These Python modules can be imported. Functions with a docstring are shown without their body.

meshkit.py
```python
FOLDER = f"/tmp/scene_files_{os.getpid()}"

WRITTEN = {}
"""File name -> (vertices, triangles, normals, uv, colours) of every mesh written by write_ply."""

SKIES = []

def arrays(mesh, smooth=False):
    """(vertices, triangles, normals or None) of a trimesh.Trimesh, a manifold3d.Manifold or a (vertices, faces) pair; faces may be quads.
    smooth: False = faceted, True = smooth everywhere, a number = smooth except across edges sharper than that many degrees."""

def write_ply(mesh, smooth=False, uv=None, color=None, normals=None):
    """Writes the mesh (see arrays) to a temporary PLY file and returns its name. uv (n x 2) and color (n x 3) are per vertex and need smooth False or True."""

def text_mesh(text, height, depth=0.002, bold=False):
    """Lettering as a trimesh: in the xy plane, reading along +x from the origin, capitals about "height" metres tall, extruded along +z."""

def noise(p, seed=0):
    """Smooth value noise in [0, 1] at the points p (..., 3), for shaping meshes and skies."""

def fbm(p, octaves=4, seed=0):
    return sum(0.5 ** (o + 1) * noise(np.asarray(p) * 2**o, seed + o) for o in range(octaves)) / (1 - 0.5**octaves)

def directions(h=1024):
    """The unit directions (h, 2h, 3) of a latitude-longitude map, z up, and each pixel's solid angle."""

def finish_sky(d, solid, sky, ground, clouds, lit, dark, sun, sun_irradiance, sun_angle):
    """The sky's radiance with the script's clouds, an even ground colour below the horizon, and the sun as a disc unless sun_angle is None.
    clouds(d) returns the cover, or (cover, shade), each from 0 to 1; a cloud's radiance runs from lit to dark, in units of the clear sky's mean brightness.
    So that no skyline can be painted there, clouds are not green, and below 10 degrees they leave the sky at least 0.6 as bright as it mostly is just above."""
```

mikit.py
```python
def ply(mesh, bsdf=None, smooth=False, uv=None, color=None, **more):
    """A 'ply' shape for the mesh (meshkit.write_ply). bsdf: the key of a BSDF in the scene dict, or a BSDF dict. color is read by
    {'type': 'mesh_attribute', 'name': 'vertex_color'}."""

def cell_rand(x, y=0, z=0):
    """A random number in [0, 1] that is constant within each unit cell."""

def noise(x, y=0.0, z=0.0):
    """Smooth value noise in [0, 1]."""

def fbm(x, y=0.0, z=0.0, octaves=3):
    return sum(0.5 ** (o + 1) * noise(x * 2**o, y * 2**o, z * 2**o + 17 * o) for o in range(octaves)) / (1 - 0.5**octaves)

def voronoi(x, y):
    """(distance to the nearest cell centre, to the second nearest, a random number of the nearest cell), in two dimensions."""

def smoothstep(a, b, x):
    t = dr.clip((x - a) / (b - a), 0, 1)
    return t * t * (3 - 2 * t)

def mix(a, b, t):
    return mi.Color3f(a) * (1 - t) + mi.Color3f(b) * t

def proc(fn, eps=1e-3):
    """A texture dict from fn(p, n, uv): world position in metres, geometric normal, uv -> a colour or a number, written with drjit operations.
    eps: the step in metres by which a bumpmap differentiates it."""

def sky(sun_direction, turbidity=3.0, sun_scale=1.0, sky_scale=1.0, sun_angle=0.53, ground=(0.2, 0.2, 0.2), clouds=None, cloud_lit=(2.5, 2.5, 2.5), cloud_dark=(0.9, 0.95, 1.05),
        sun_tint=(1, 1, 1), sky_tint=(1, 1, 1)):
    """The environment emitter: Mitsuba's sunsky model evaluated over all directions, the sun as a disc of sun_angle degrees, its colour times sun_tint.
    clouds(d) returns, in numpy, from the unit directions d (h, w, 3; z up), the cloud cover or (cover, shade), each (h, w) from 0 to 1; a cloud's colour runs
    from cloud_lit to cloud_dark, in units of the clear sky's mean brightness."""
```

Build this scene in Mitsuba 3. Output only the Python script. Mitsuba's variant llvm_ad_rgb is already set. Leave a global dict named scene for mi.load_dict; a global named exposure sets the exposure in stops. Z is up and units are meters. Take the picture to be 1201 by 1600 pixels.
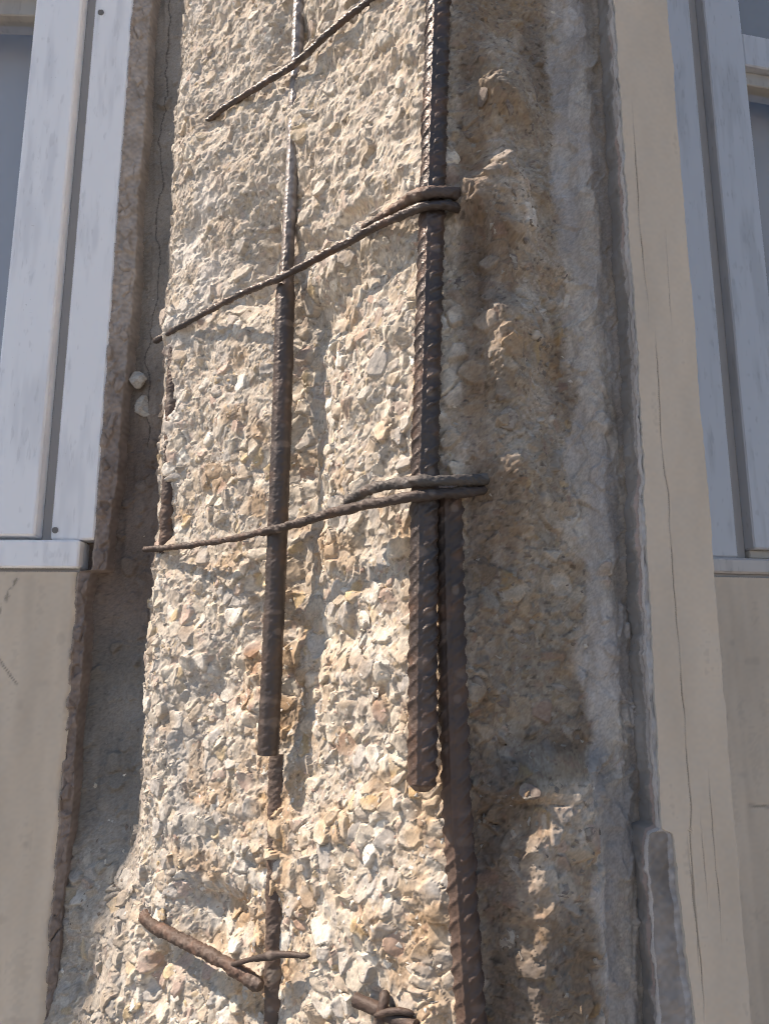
import math, random
import numpy as np, trimesh
import drjit as dr
import mitsuba as mi
import mikit, meshkit
from mikit import proc
from scipy.spatial import cKDTree
from scipy.ndimage import gaussian_filter1d, gaussian_filter

T = mi.ScalarTransform4f
rng = np.random.default_rng(11)
random.seed(11)
scene, labels = {}, {}
EYE = 1.6                                    # eye height over the pavement, metres

# ------------------------------------------------------------------ camera, sky, exposure
PITCH = math.radians(11.0)
scene['camera'] = {
    'type': 'perspective', 'fov': 2 * math.degrees(math.atan(600.5 / 1200.0)), 'fov_axis': 'x',
    'near_clip': 0.02, 'far_clip': 900.0,
    'to_world': T().look_at(origin=[0, 0, EYE], target=[0, math.cos(PITCH), EYE + math.sin(PITCH)], up=[0, 0, 1]),
}
SUN = [-0.58, -0.012, 0.80]
scene['sky'] = mikit.sky(SUN, turbidity=3.5, sun_scale=1.38, sky_scale=1.12, ground=(0.2, 0.19, 0.18), sun_tint=(0.98, 0.985, 1.08), sky_tint=(1.06, 1.0, 0.92))
exposure = 2.02

# ------------------------------------------------------------------ helpers
def nz(p, seed=0):
    return meshkit.noise(p, seed)

def fbm(p, o=3, seed=0):
    return meshkit.fbm(p, o, seed) * 2 - 1

def sstep(a, b, x):
    t = np.clip((x - a) / (b - a), 0, 1)
    return t * t * (3 - 2 * t)

def lerp(a, b, t):
    return np.asarray(a) * (1 - t[..., None]) + np.asarray(b) * t[..., None]

def key_for(parent, name):
    base = (parent + '__' if parent else '') + name
    k, i = base, 0
    while k in scene or k in labels:
        i += 1
        k = f'{base}_{i:03d}'
    return k

def obj(name, mesh, m, parent=None, smooth=False, color=None):
    k = key_for(parent, name)
    scene[k] = mikit.ply(mesh, m, smooth=smooth, color=color)
    return k

def thing(name, label, cat, group=None):
    k = key_for(None, name)
    labels[k] = {'label': label, 'category': cat}
    if group:
        labels[k]['group'] = group
    return k

def grid_faces(r, c):
    i = np.arange((r - 1) * (c - 1)).reshape(r - 1, c - 1)
    i = (i // (c - 1)) * c + i % (c - 1)
    i = i.ravel()
    return np.vstack([np.stack([i, i + 1, i + c + 1], 1), np.stack([i, i + c + 1, i + c], 1)])

# ------------------------------------------------------------------ materials
def bump(bsdf, fn, scale, eps=5e-4):
    return {'type': 'twosided', 'b': {'type': 'bumpmap', 'tex': proc(fn, eps), 'scale': scale, 'bsdf': bsdf}}

VC = {'type': 'mesh_attribute', 'name': 'vertex_color'}
def principled(col, rough=0.9, **k):
    return {'type': 'principled', 'base_color': col, 'roughness': rough, **k}

def fine_grain(p, n, uv):
    return mikit.fbm(p.x * 900, p.y * 900, p.z * 900, 3) * 0.6 + mikit.noise(p.x * 330, p.y * 330, p.z * 330) * 0.8
scene['mat_concrete'] = bump(principled(VC, 0.93, specular=0.25), fine_grain, 0.00028)

def stone_mat(name, a, b, mortar=(0.39, 0.35, 0.295), cover=0.5):
    def col(p, n, uv):
        v = mikit.fbm(p.x * 130, p.y * 130, p.z * 130, 3)
        g = mikit.noise(p.x * 700, p.y * 700, p.z * 700)
        c = mikit.mix(a, b, mikit.smoothstep(0.3, 0.7, v)) * (0.86 + 0.28 * g)
        m = mikit.smoothstep(cover, cover + 0.12, mikit.fbm(p.x * 210 + 9, p.y * 210, p.z * 210 + 4, 3))
        return mikit.mix(c, mi.Color3f(mortar) * (0.8 + 0.4 * g), m)
    scene[name] = bump(principled(proc(col), 0.75, specular=0.35), fine_grain, 0.00016)
STONES = ['stone_cream', 'stone_tan', 'stone_grey', 'stone_pink', 'stone_ochre', 'stone_white']
stone_mat('stone_cream', (0.58, 0.53, 0.44), (0.50, 0.45, 0.37))
stone_mat('stone_tan', (0.45, 0.38, 0.30), (0.38, 0.32, 0.25))
stone_mat('stone_grey', (0.44, 0.42, 0.38), (0.34, 0.33, 0.30))
stone_mat('stone_pink', (0.46, 0.33, 0.26), (0.38, 0.28, 0.22))
stone_mat('stone_ochre', (0.50, 0.40, 0.25), (0.44, 0.35, 0.23))
stone_mat('stone_white', (0.68, 0.65, 0.58), (0.56, 0.53, 0.46), cover=0.58)
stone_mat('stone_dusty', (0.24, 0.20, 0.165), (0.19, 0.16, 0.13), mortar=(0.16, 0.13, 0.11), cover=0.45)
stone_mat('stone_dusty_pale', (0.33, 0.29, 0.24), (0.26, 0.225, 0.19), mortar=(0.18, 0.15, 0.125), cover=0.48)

def rust_grain(p, n, uv):
    return mikit.fbm(p.x * 420, p.y * 420, p.z * 420, 3) + 0.5 * mikit.noise(p.x * 1500, p.y * 1500, p.z * 1500)
scene['mat_steel'] = bump(principled(VC, 0.44, metallic=0.25, specular=0.6), rust_grain, 0.0006)
scene['mat_rust'] = bump(principled(VC, 0.62, metallic=0.1, specular=0.45), rust_grain, 0.0005)

def paint_grain(p, n, uv):
    return mikit.fbm(p.x * 60, p.y * 60, p.z * 25, 3) * 1.6 + mikit.noise(p.x * 420, p.y * 420, p.z * 420) * 0.25
scene['mat_plaster'] = bump(principled(VC, 0.7, specular=0.3), paint_grain, 0.0018)

def frame_mat(name, base, dirt, streak):
    def col(p, n, uv):
        s = mikit.fbm(p.x * 75, p.y * 75, p.z * 9, 3)
        q = mikit.fbm(p.x * 260, p.y * 260, p.z * 42, 3)
        d = mikit.fbm(p.x * 170 + 3, p.y * 170, p.z * 60, 3)
        sp = mikit.noise(p.x * 420, p.y * 420, p.z * 300)
        c = mikit.mix(base, dirt, mikit.smoothstep(0.48, 0.75, s) * streak)
        c = mikit.mix(c, mi.Color3f(dirt) * 0.8, mikit.smoothstep(0.66, 0.85, d) * 0.35)
        c = mikit.mix(c, mi.Color3f(dirt) * 0.72, mikit.smoothstep(0.60, 0.74, q) * mikit.smoothstep(0.45, 0.6, s) * 0.28)
        return mikit.mix(c, mi.Color3f(0.12, 0.11, 0.10), mikit.smoothstep(0.95, 0.99, sp) * 0.3)
    scene[name] = bump(principled(proc(col), 0.42, specular=0.5), paint_grain, 0.00035)
frame_mat('mat_frame', (0.84, 0.85, 0.86), (0.70, 0.71, 0.73), 0.8)
frame_mat('mat_frame_grey', (0.47, 0.485, 0.51), (0.39, 0.40, 0.415), 0.7)
frame_mat('mat_sill', (0.47, 0.44, 0.41), (0.39, 0.37, 0.35), 0.7)
frame_mat('mat_bead', (0.37, 0.345, 0.30), (0.31, 0.29, 0.26), 0.6)
scene['mat_gasket'] = {'type': 'twosided', 'b': principled({'type': 'rgb', 'value': [0.36, 0.345, 0.33]}, 0.8)}
scene['mat_hole'] = {'type': 'twosided', 'b': principled({'type': 'rgb', 'value': [0.16, 0.155, 0.15]}, 0.7)}
scene['mat_glass'] = {'type': 'thindielectric', 'int_ior': 1.5}
def blind_col(p, n, uv):
    w = mikit.fbm(p.x * 6, p.y * 6, p.z * 3.0, 3)
    return mikit.mix((0.50, 0.505, 0.51), (0.37, 0.38, 0.40), mikit.smoothstep(0.35, 0.65, w))
scene['mat_blind'] = {'type': 'twosided', 'b': principled(proc(blind_col), 0.9)}
def blind2_col(p, n, uv):
    w = mikit.fbm(p.x * 6, p.y * 6, p.z * 3.0, 3)
    return mikit.mix((0.33, 0.31, 0.29), (0.25, 0.24, 0.225), mikit.smoothstep(0.35, 0.65, w))
scene['mat_blind_dark'] = {'type': 'twosided', 'b': principled(proc(blind2_col), 0.9)}
def pave_col(p, n, uv):
    j = dr.minimum(dr.abs(p.x / 0.4 - dr.round(p.x / 0.4)), dr.abs(p.y / 0.4 - dr.round(p.y / 0.4)))
    c = mikit.mix((0.21, 0.198, 0.18), (0.165, 0.157, 0.145), mikit.fbm(p.x * 9, p.y * 9, 0, 4))
    return mikit.mix((0.15, 0.14, 0.13), c, mikit.smoothstep(0.008, 0.016, j))
scene['mat_paving'] = {'type': 'twosided', 'b': principled(proc(pave_col), 0.9)}

# ------------------------------------------------------------------ the ground
g = trimesh.creation.box([800, 800, 0.2]); g.apply_translation([0, 0, -0.1])
obj('pavement', g, 'mat_paving')
labels['pavement'] = {'label': 'pale paved pavement in front of the building', 'kind': 'structure'}

# ------------------------------------------------------------------ the column: spalled concrete core
# plan of the surface (x, y) at a few heights (relative to the eye), from the left window wall round the corner to the right
LEV = [-1.7, -0.40, -0.27, -0.16, -0.05, 0.10, 0.30, 0.60, 0.95, 1.9]
def lv(*v):
    return np.array(v, float)
NX = [lv(*[-0.352] * 10),
      lv(-.333, -.333, -.326, -.318, -.318, -.312, -.306, -.306, -.306, -.306),
      lv(-.293, -.293, -.284, -.268, -.262, -.262, -.262, -.268, -.268, -.268),
      lv(-.264, -.264, -.253, -.243, -.243, -.243, -.238, -.239, -.243, -.243),
      lv(*[-0.092] * 10),
      lv(.030, .030, .030, .032, .032, .033, .034, .036, .040, .04),
      lv(.064, .064, .062, .060, .060, .060, .062, .062, .066, .066),
      lv(.088, .088, .085, .085, .085, .086, .086, .088, .09, .09),
      lv(*[0.132] * 10),
      lv(*[0.154] * 10),
      lv(*[0.168] * 10),
      lv(*[0.176] * 10),
      lv(*[0.192] * 10)]
NY = [lv(*[0.885] * 10),
      lv(.852, .852, .866, .886, .890, .890, .890, .888, .888, .888),
      lv(.830, .830, .842, .868, .874, .874, .874, .876, .876, .876),
      lv(.812, .812, .814, .815, .813, .813, .812, .812, .815, .815),
      lv(*[0.690] * 10),
      lv(.566, .566, .566, .566, .562, .556, .553, .551, .551, .551),
      lv(.556, .556, .555, .553, .552, .549, .548, .547, .547, .547),
      lv(.564, .564, .564, .564, .566, .565, .563, .562, .562, .562),
      lv(*[0.575] * 10),
      lv(*[0.569] * 10),
      lv(*[0.561] * 10),
      lv(*[0.574] * 10),
      lv(*[0.580] * 10)]
SEGC = [14, 34, 66, 182, 172, 26, 28, 44, 24, 18, 14, 14]
zf = np.arange(-0.43, 0.93, 0.00118)
zr = np.concatenate([np.arange(-1.6, -0.43, 0.03), zf, np.arange(0.95, 1.81, 0.03)])
R = len(zr)
cols_x, cols_y = [], []
nx = np.stack([np.interp(zr, LEV, a) for a in NX], 1)
ny = np.stack([np.interp(zr, LEV, a) for a in NY], 1)
# wander of the edges with height
wob = np.stack([fbm(np.stack([zr * 9, 0 * zr + k * 7.3, 0 * zr], 1), 3, 5 + k) for k in range(nx.shape[1])], 1)
amp = np.array([0, .006, .008, .010, .003, .003, .003, .005, .006, .005, .004, .002, 0])
nx += wob * amp
for k, c in enumerate(SEGC):
    t = np.arange(c) / c
    cols_x.append(nx[:, k:k + 1] * (1 - t) + nx[:, k + 1:k + 2] * t)
    cols_y.append(ny[:, k:k + 1] * (1 - t) + ny[:, k + 1:k + 2] * t)
cols_x.append(nx[:, -1:]); cols_y.append(ny[:, -1:])
PX, PY = np.hstack(cols_x), np.hstack(cols_y)
# a ledge of the old cover still stands at the lower right, between the corner bar and the grey coat
zw = zr[:, None] + 0 * PX
n1_ = fbm(np.stack([PX * 38, 0 * PX, zw * 30], -1), 4, 19)
ledge = (1 - sstep(-.088, -.055, zw + .008 * n1_)) * sstep(.064, .104, PX + .003 * n1_) * (1 - sstep(.136, .154, PX))
rg = sstep(.062, .090, PX) * (1 - sstep(.100, .142, PX)) * sstep(.06, .15, zw) * (1 - sstep(.44, .56, zw))
rg = rg * (.62 + .38 * sstep(.35, .65, nz(np.stack([PX * 22, 0 * PX, zw * 17], -1), 18)))
PY = PY - .0402 * ledge - .0335 * rg
PX[:, 1:-1] = gaussian_filter1d(PX, 5, axis=1)[:, 1:-1]
PY[:, 1:-1] = gaussian_filter1d(PY, 5, axis=1)[:, 1:-1]
C = PX.shape[1]
ZR = np.repeat(zr[:, None], C, 1)
dx, dy = np.gradient(PX, axis=1), np.gradient(PY, axis=1)
dl = np.hypot(dx, dy)
NXn, NYn = dy / dl, -dx / dl                    # outward
NXn, NYn = gaussian_filter1d(NXn, 8, axis=1), gaussian_filter1d(NYn, 8, axis=1)
q = np.hypot(NXn, NYn); NXn /= q; NYn /= q
S = np.cumsum(dl, 1); S -= S[:, np.argmin(np.abs(PX[R // 2] + 0.092))][:, None]     # arc length, 0 at the left bar
P3 = np.stack([PX, PY, ZR], -1)

warp = np.stack([fbm(P3 * 60, 2, 3), fbm(P3 * 60, 2, 4)], -1) * 0.0045 + np.stack([fbm(P3 * 230, 2, 5), fbm(P3 * 230, 2, 6)], -1) * 0.0011
Q = np.stack([S, ZR], -1) + warp

up = sstep(0.22, 0.42, ZR + 0.05 * fbm(P3 * 14, 2, 31))          # upper part: coated in mortar, chunky
leftface = sstep(-0.25, -0.235, PX) * (1 - sstep(0.045, 0.066, PX))
channel = 1 - sstep(-0.262, -0.238, PX + 0.004 * fbm(P3 * 30, 2, 8))
rightface = sstep(0.045, 0.066, PX)
outer = sstep(0.137, 0.149, PX + 0.018 * fbm(P3 * np.array([26, 26, 20]), 4, 12))
lowleft = sstep(-0.14, -0.24, ZR) * (1 - leftface)                # rough aggregate at the foot of the channel

def cells(Q, size, seed):
    r = np.random.default_rng(seed)
    lo, hi = Q.reshape(-1, 2).min(0), Q.reshape(-1, 2).max(0)
    lo[1], hi[1] = -0.46, 0.96
    n = int((hi[0] - lo[0]) * (hi[1] - lo[1]) / size ** 2)
    pts = r.uniform(lo, hi, (n, 2))
    d, i = cKDTree(pts).query(Q.reshape(-1, 2) * [1, 0.87], k=2) if False else cKDTree(pts).query(Q.reshape(-1, 2), k=2, workers=-1)
    sh = Q.shape[:2]
    i0 = i[:, 0].reshape(sh)
    off = Q - pts[i0]
    return i0, d[:, 0].reshape(sh), d[:, 1].reshape(sh), off, n, r

disp = 0.0085 * fbm(P3 * 13, 3, 1) + 0.0042 * fbm(P3 * 38, 3, 2)
# chunky ridged mortar, strongest high up
def ridged(p, seed, o=4):
    a = 0
    for k in range(o):
        a = a + 0.5 ** k * (1 - np.abs(2 * nz(p * 2 ** k + 3.1 * k, seed + k) - 1))
    return a / 1.9
disp += ((0.0024 + 0.0046 * up) * (ridged(P3 * np.array([42, 42, 34]), 21) - 0.55) + 0.0060 * up * (ridged(P3 * np.array([20, 20, 15]), 27, 5) - 0.55)) * (1 - 0.75 * channel) * (1 - 0.7 * outer)
flat = 1 - 0.6 * channel * (1 - lowleft) - 0.75 * outer
flat = np.clip(flat, 0.12, 1)
disp *= 1 - .45 * rightface
disp += 0.0016 * (ridged(P3 * 105, 29, 3) - .55) * (0.3 + 0.7 * flat)
disp += rightface * (1 - outer) * (.0022 * (ridged(P3 * np.array([120, 120, 95]), 33, 3) - .55) + .0013 * (ridged(P3 * 260, 35, 2) - .55) + .0026 * fbm(P3 * 62, 3, 36))
disp *= 0.35 + 0.65 * flat

i0, d0, d1, off, n, r = cells(Q, 0.0150, 101)
tilt = r.normal(0, 0.17, (n, 2)); hgt = r.uniform(-0.0012, 0.0022, n); rnd = r.random((n, 3)); keep = r.random(n)
edge = d1 - d0
dens = (0.86 - 0.55 * up) * (.55 + .45 * sstep(.36, .52, nz(P3 * 17, 30)))
dens = dens * flat * (1 - .5 * rightface)
stoneA = (keep[i0] < dens) * sstep(0.0003, 0.0019, edge) * (1 - sstep(0.0095, 0.0105, d0))
disp += stoneA * np.clip(hgt[i0] + 0.0012 + (tilt[i0] * off).sum(-1), -0.003, 0.0075)
idA, rndA = i0, rnd
i1, e0, e1, off1, n1, r1 = cells(Q, 0.0062, 202)
tilt1 = r1.normal(0, 0.21, (n1, 2)); h1 = r1.uniform(-0.0008, 0.0015, n1); rnd1 = r1.random((n1, 3)); keep1 = r1.random(n1)
stoneB = (keep1[i1] < 0.62 * (1 - 0.35 * up) * flat) * sstep(0.0003, 0.0014, e1 - e0) * (1 - stoneA)
disp += stoneB * np.clip(h1[i1] + (tilt1[i1] * off1).sum(-1), -0.0018, 0.0032)
mort = (1 - np.maximum(stoneA, 0.7 * stoneB))
disp += (0.0010 * fbm(P3 * 190, 3, 41) + 0.0005 * fbm(P3 * 520, 2, 42)) * (0.25 + 0.75 * mort) * (0.4 + 0.6 * flat)
# vertical trowel streaks in the grey outer coat and the channel
i3, k0, k1, o3, n3, r3 = cells(Q * np.array([1, .55]), 0.0125, 404)
plate = r3.normal(0, 1, n3)[i3]; pt = r3.normal(0, .10, (n3, 2))
disp += outer * (np.clip(.0011 * plate, -.002, .0022) * sstep(.0, .0022, k1 - k0) + (pt[i3] * o3).sum(-1)) + outer * .0012 * fbm(P3 * 150, 3, 54)
disp += (outer * 0.0026 + channel * (1 - lowleft) * 0.0035) * fbm(P3 * np.array([130, 130, 14]), 3, 51)
# pits and bosses: (x, z, radius x, radius z, height)
FEAT = [(-.118, .405, .022, .045, -.022), (.070, .355, .012, .012, .012), (-.135, .36, .018, .02, -.010), (-.03, .385, .04, .012, -.010), (-.10, .63, .03, .025, -.010),
        (-.02, .46, .02, .02, .006), (-.17, .50, .03, .05, .007), (-.20, .20, .03, .06, -.006), (-.15, -.02, .02, .03, -.010),
        (-.115, .055, .012, .05, -.010), (-.04, .02, .022, .016, -.009), (-.05, .30, .02, .02, -.008), (-.215, .62, .02, .10, .006),
        (-.165, -.235, .03, .03, -.012), (-.14, -.21, .03, .02, -.008), (-.21, -.285, .012, .03, -.012), (-.02, -.19, .04, .05, .004),
        (.01, -.02, .018, .05, .003), (-.074, .24, .020, .12, -.013), (-.074, .03, .022, .12, -.013), (-.02, .075, .035, .035, -.008), (-.03, .32, .03, .02, -.008),
        (.112, .40, .008, .025, -.006), (.075, .30, .008, .03, -.006), (.11, .06, .02, .04, .004), (.10, -.04, .02, .05, -.005), (.12, .20, .015, .03, -.004),
        (.100, -.100, .014, .010, -.004), (.118, -.130, .012, .010, -.005), (.122, -.185, .012, .016, -.005), (.108, -.230, .014, .014, -.005)]
for fx, fz, rx, rz, fh in FEAT:
    m = np.exp(-((PX + 0.8 * warp[..., 0] - fx) / rx) ** 2 - ((ZR + 1.6 * warp[..., 1] - fz) / rz) ** 2)
    disp += fh * np.minimum(m * 1.25, 1)
end = np.minimum(1, np.minimum(np.arange(C), np.arange(C)[::-1]) / 6.0)
disp *= end
CX, CY = PX + NXn * disp, PY + NYn * disp
CZ = ZR + EYE + 0.4 * disp * fbm(P3 * 90, 2, 71)

# colours of the concrete itself: mortar, stones, rust stains, cement film, soot
P4 = P3
mot = nz(P4 * 26, 81)[..., None]
mortar = np.array([0.40, 0.355, 0.295]) * (0.80 + 0.4 * mot) * (0.88 + 0.24 * nz(P4 * 240, 82)[..., None])
pal = np.array([[.58, .53, .44], [.64, .61, .54], [.47, .40, .31], [.43, .41, .375], [.45, .355, .295], [.51, .41, .26], [.54, .485, .40], [.37, .33, .28]])
def pick(rn):
    idx = np.searchsorted(np.array([.24, .38, .56, .72, .80, .86, .95]), rn[:, 0])
    return pal[idx] * (0.85 + 0.3 * rn[:, 1:2])
colA, colB = pick(rndA), pick(rnd1)
i2, f0, f1, o2, n2, r2 = cells(Q, 0.0034, 303)
rn2 = r2.random((n2, 3)); colC = pick(rn2)[i2]
dust = sstep(0.42, 0.72, nz(P4 * 120, 83) + 0.32 * up)
col = mortar * .6 + colC * .4 * (.8 + .4 * sstep(.0001, .0009, f1 - f0)[..., None])
tA = (stoneA * (1 - 0.6 * dust))[..., None]; tB = (stoneB * 0.75 * (1 - 0.6 * dust))[..., None]
col = col * (1 - tB) + colB[i1] * tB
col = col * (1 - tA) + colA[idA] * tA
def blend(mask, c, k=1.0):
    global col
    m = np.clip(mask * k, 0, 1)[..., None]
    col = col * (1 - m) + np.asarray(c) * m
def tint(mask, c):
    global col
    m = np.clip(mask, 0, 1)[..., None]
    col = col * (1 - m + m * np.asarray(c))
# pale lime film high on the left edge and beside the far bar
blend(sstep(.45, .75, nz(P4 * 22, 84)) * (1 - sstep(-.19, -.15, PX)) * leftface * sstep(.1, .3, ZR), (.58, .55, .50), .75)
# greyish cement film, lower left of the face
film = np.exp(-((PX + .19) / .045) ** 2 - ((ZR + .10) / .13) ** 2) * sstep(.3, .6, nz(P4 * 40, 85))
blend(film, (.34, .335, .32), .7)
# warm iron stain spreading from the bars
rust = np.exp(-((PX + .092) / .032) ** 2) * (1 - sstep(.0, .12, ZR)) + np.exp(-((PX + .14) / .05) ** 2 - ((ZR + .23) / .03) ** 2) + 0.8 * np.exp(-((PX - .03) / .018) ** 2) * (1 - sstep(.1, .2, ZR))
rust = rust * sstep(.34, .62, nz(P4 * 48, 86)) + 0.65 * sstep(.60, .78, nz(P4 * 33, 87)) * leftface * (1 - .6 * up)
tint(rust, (.85, .71, .57))
# right side: old dirt over the broken face
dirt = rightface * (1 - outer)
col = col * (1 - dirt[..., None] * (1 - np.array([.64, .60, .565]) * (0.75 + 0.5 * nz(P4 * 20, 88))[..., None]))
soot = rightface * (1 - outer) * sstep(.52, .72, nz(P4 * np.array([24, 24, 10]), 89))
tint(soot, (.70, .68, .68))
pale = rightface * (1 - outer) * sstep(.55, .72, nz(P4 * np.array([34, 34, 20]), 97))
tint(pale, (1.22, 1.24, 1.27))
tint(np.exp(-((PX - .070) / .014) ** 2) * rightface * (.5 + .5 * nz(P4 * 40, 79)), (.72, .66, .62))
tint(dirt * sstep(.55, .75, nz(P4 * 30, 90)), (.97, .88, .78))
# grey outer coat with vertical streaks
st = nz(P4 * np.array([110, 110, 9]), 91)[..., None] * .6 + nz(P4 * np.array([300, 300, 40]), 92)[..., None] * .4
grey = (np.array([.30, .275, .255]) * (1 - st) + np.array([.45, .42, .395]) * st)
grey = grey * (0.8 + 0.35 * nz(P4 * np.array([30, 30, 12]), 93)[..., None])
scab = sstep(.60, .70, nz(P4 * np.array([75, 75, 26]), 98))[..., None]
grey = grey * (1 - scab * .7) + np.array([.47, .445, .42]) * scab * .7
om = (outer * (.45 + .5 * sstep(.30, .62, nz(P4 * np.array([48, 48, 17]), 78))))[..., None]
col = col * (1 - om) + grey * om
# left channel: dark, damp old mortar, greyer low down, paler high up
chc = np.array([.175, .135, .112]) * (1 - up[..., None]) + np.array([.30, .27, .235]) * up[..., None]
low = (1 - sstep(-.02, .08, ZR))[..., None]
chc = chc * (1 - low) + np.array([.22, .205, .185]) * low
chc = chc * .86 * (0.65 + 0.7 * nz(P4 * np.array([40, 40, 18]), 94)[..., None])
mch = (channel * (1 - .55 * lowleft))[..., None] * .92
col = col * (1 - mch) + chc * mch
# hairline cracks in the channel
ck = np.abs(PX + .285 + .014 * fbm(P4 * np.array([1, 1, 22]), 3, 95)) < .0009
col[ck & (ZR > .25)] *= .45
grit = rng.uniform(.84, 1.16, PX.shape)[..., None] * (1 - .45 * sstep(.74, .84, nz(P4 * 330, 96)) * (1 - .6 * stoneA) * (1 - .8 * outer) * (1 - .5 * channel))[..., None]
col = np.clip(col * grit, .02, .8)

column = thing('concrete_column', 'spalled concrete column corner with bare aggregate and rusty bars between two windows', 'column')
V = np.stack([CX, CY, CZ], -1).reshape(-1, 3)
core = (V, grid_faces(R, C))
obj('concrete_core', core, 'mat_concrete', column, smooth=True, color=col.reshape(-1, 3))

# ------------------------------------------------------------------ loose and embedded stones
gy, gx = np.gradient(np.stack([CX, CY, CZ], -1), axis=(0, 1))
NN = np.cross(gx, gy); NN /= np.linalg.norm(NN, axis=-1, keepdims=True) + 1e-12
NN = gaussian_filter(NN, (6, 6, 0)); NN /= np.linalg.norm(NN, axis=-1, keepdims=True) + 1e-12

def stone_mesh(r, size, fl=0.5, n=13):
    p = r.normal(size=(n, 3)); p /= np.linalg.norm(p, axis=1, keepdims=True)
    p *= r.uniform(.82, 1.0, (n, 1))
    p *= np.array([1, r.uniform(.55, .95), fl * r.uniform(.75, 1.2)]) * size
    h = trimesh.Trimesh(p, process=False).convex_hull
    return h

def seat(mesh, j, i, r, sink):
    n = NN[j, i] + r.normal(0, .11, 3); n /= np.linalg.norm(n)
    a = r.normal(size=3); a -= a @ n * n; a /= np.linalg.norm(a)
    M = np.eye(4); M[:3, 0] = a; M[:3, 1] = np.cross(n, a); M[:3, 2] = n
    M[:3, 3] = [CX[j, i], CY[j, i], CZ[j, i]] - n * sink
    mesh.apply_transform(M)
    return mesh

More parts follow.
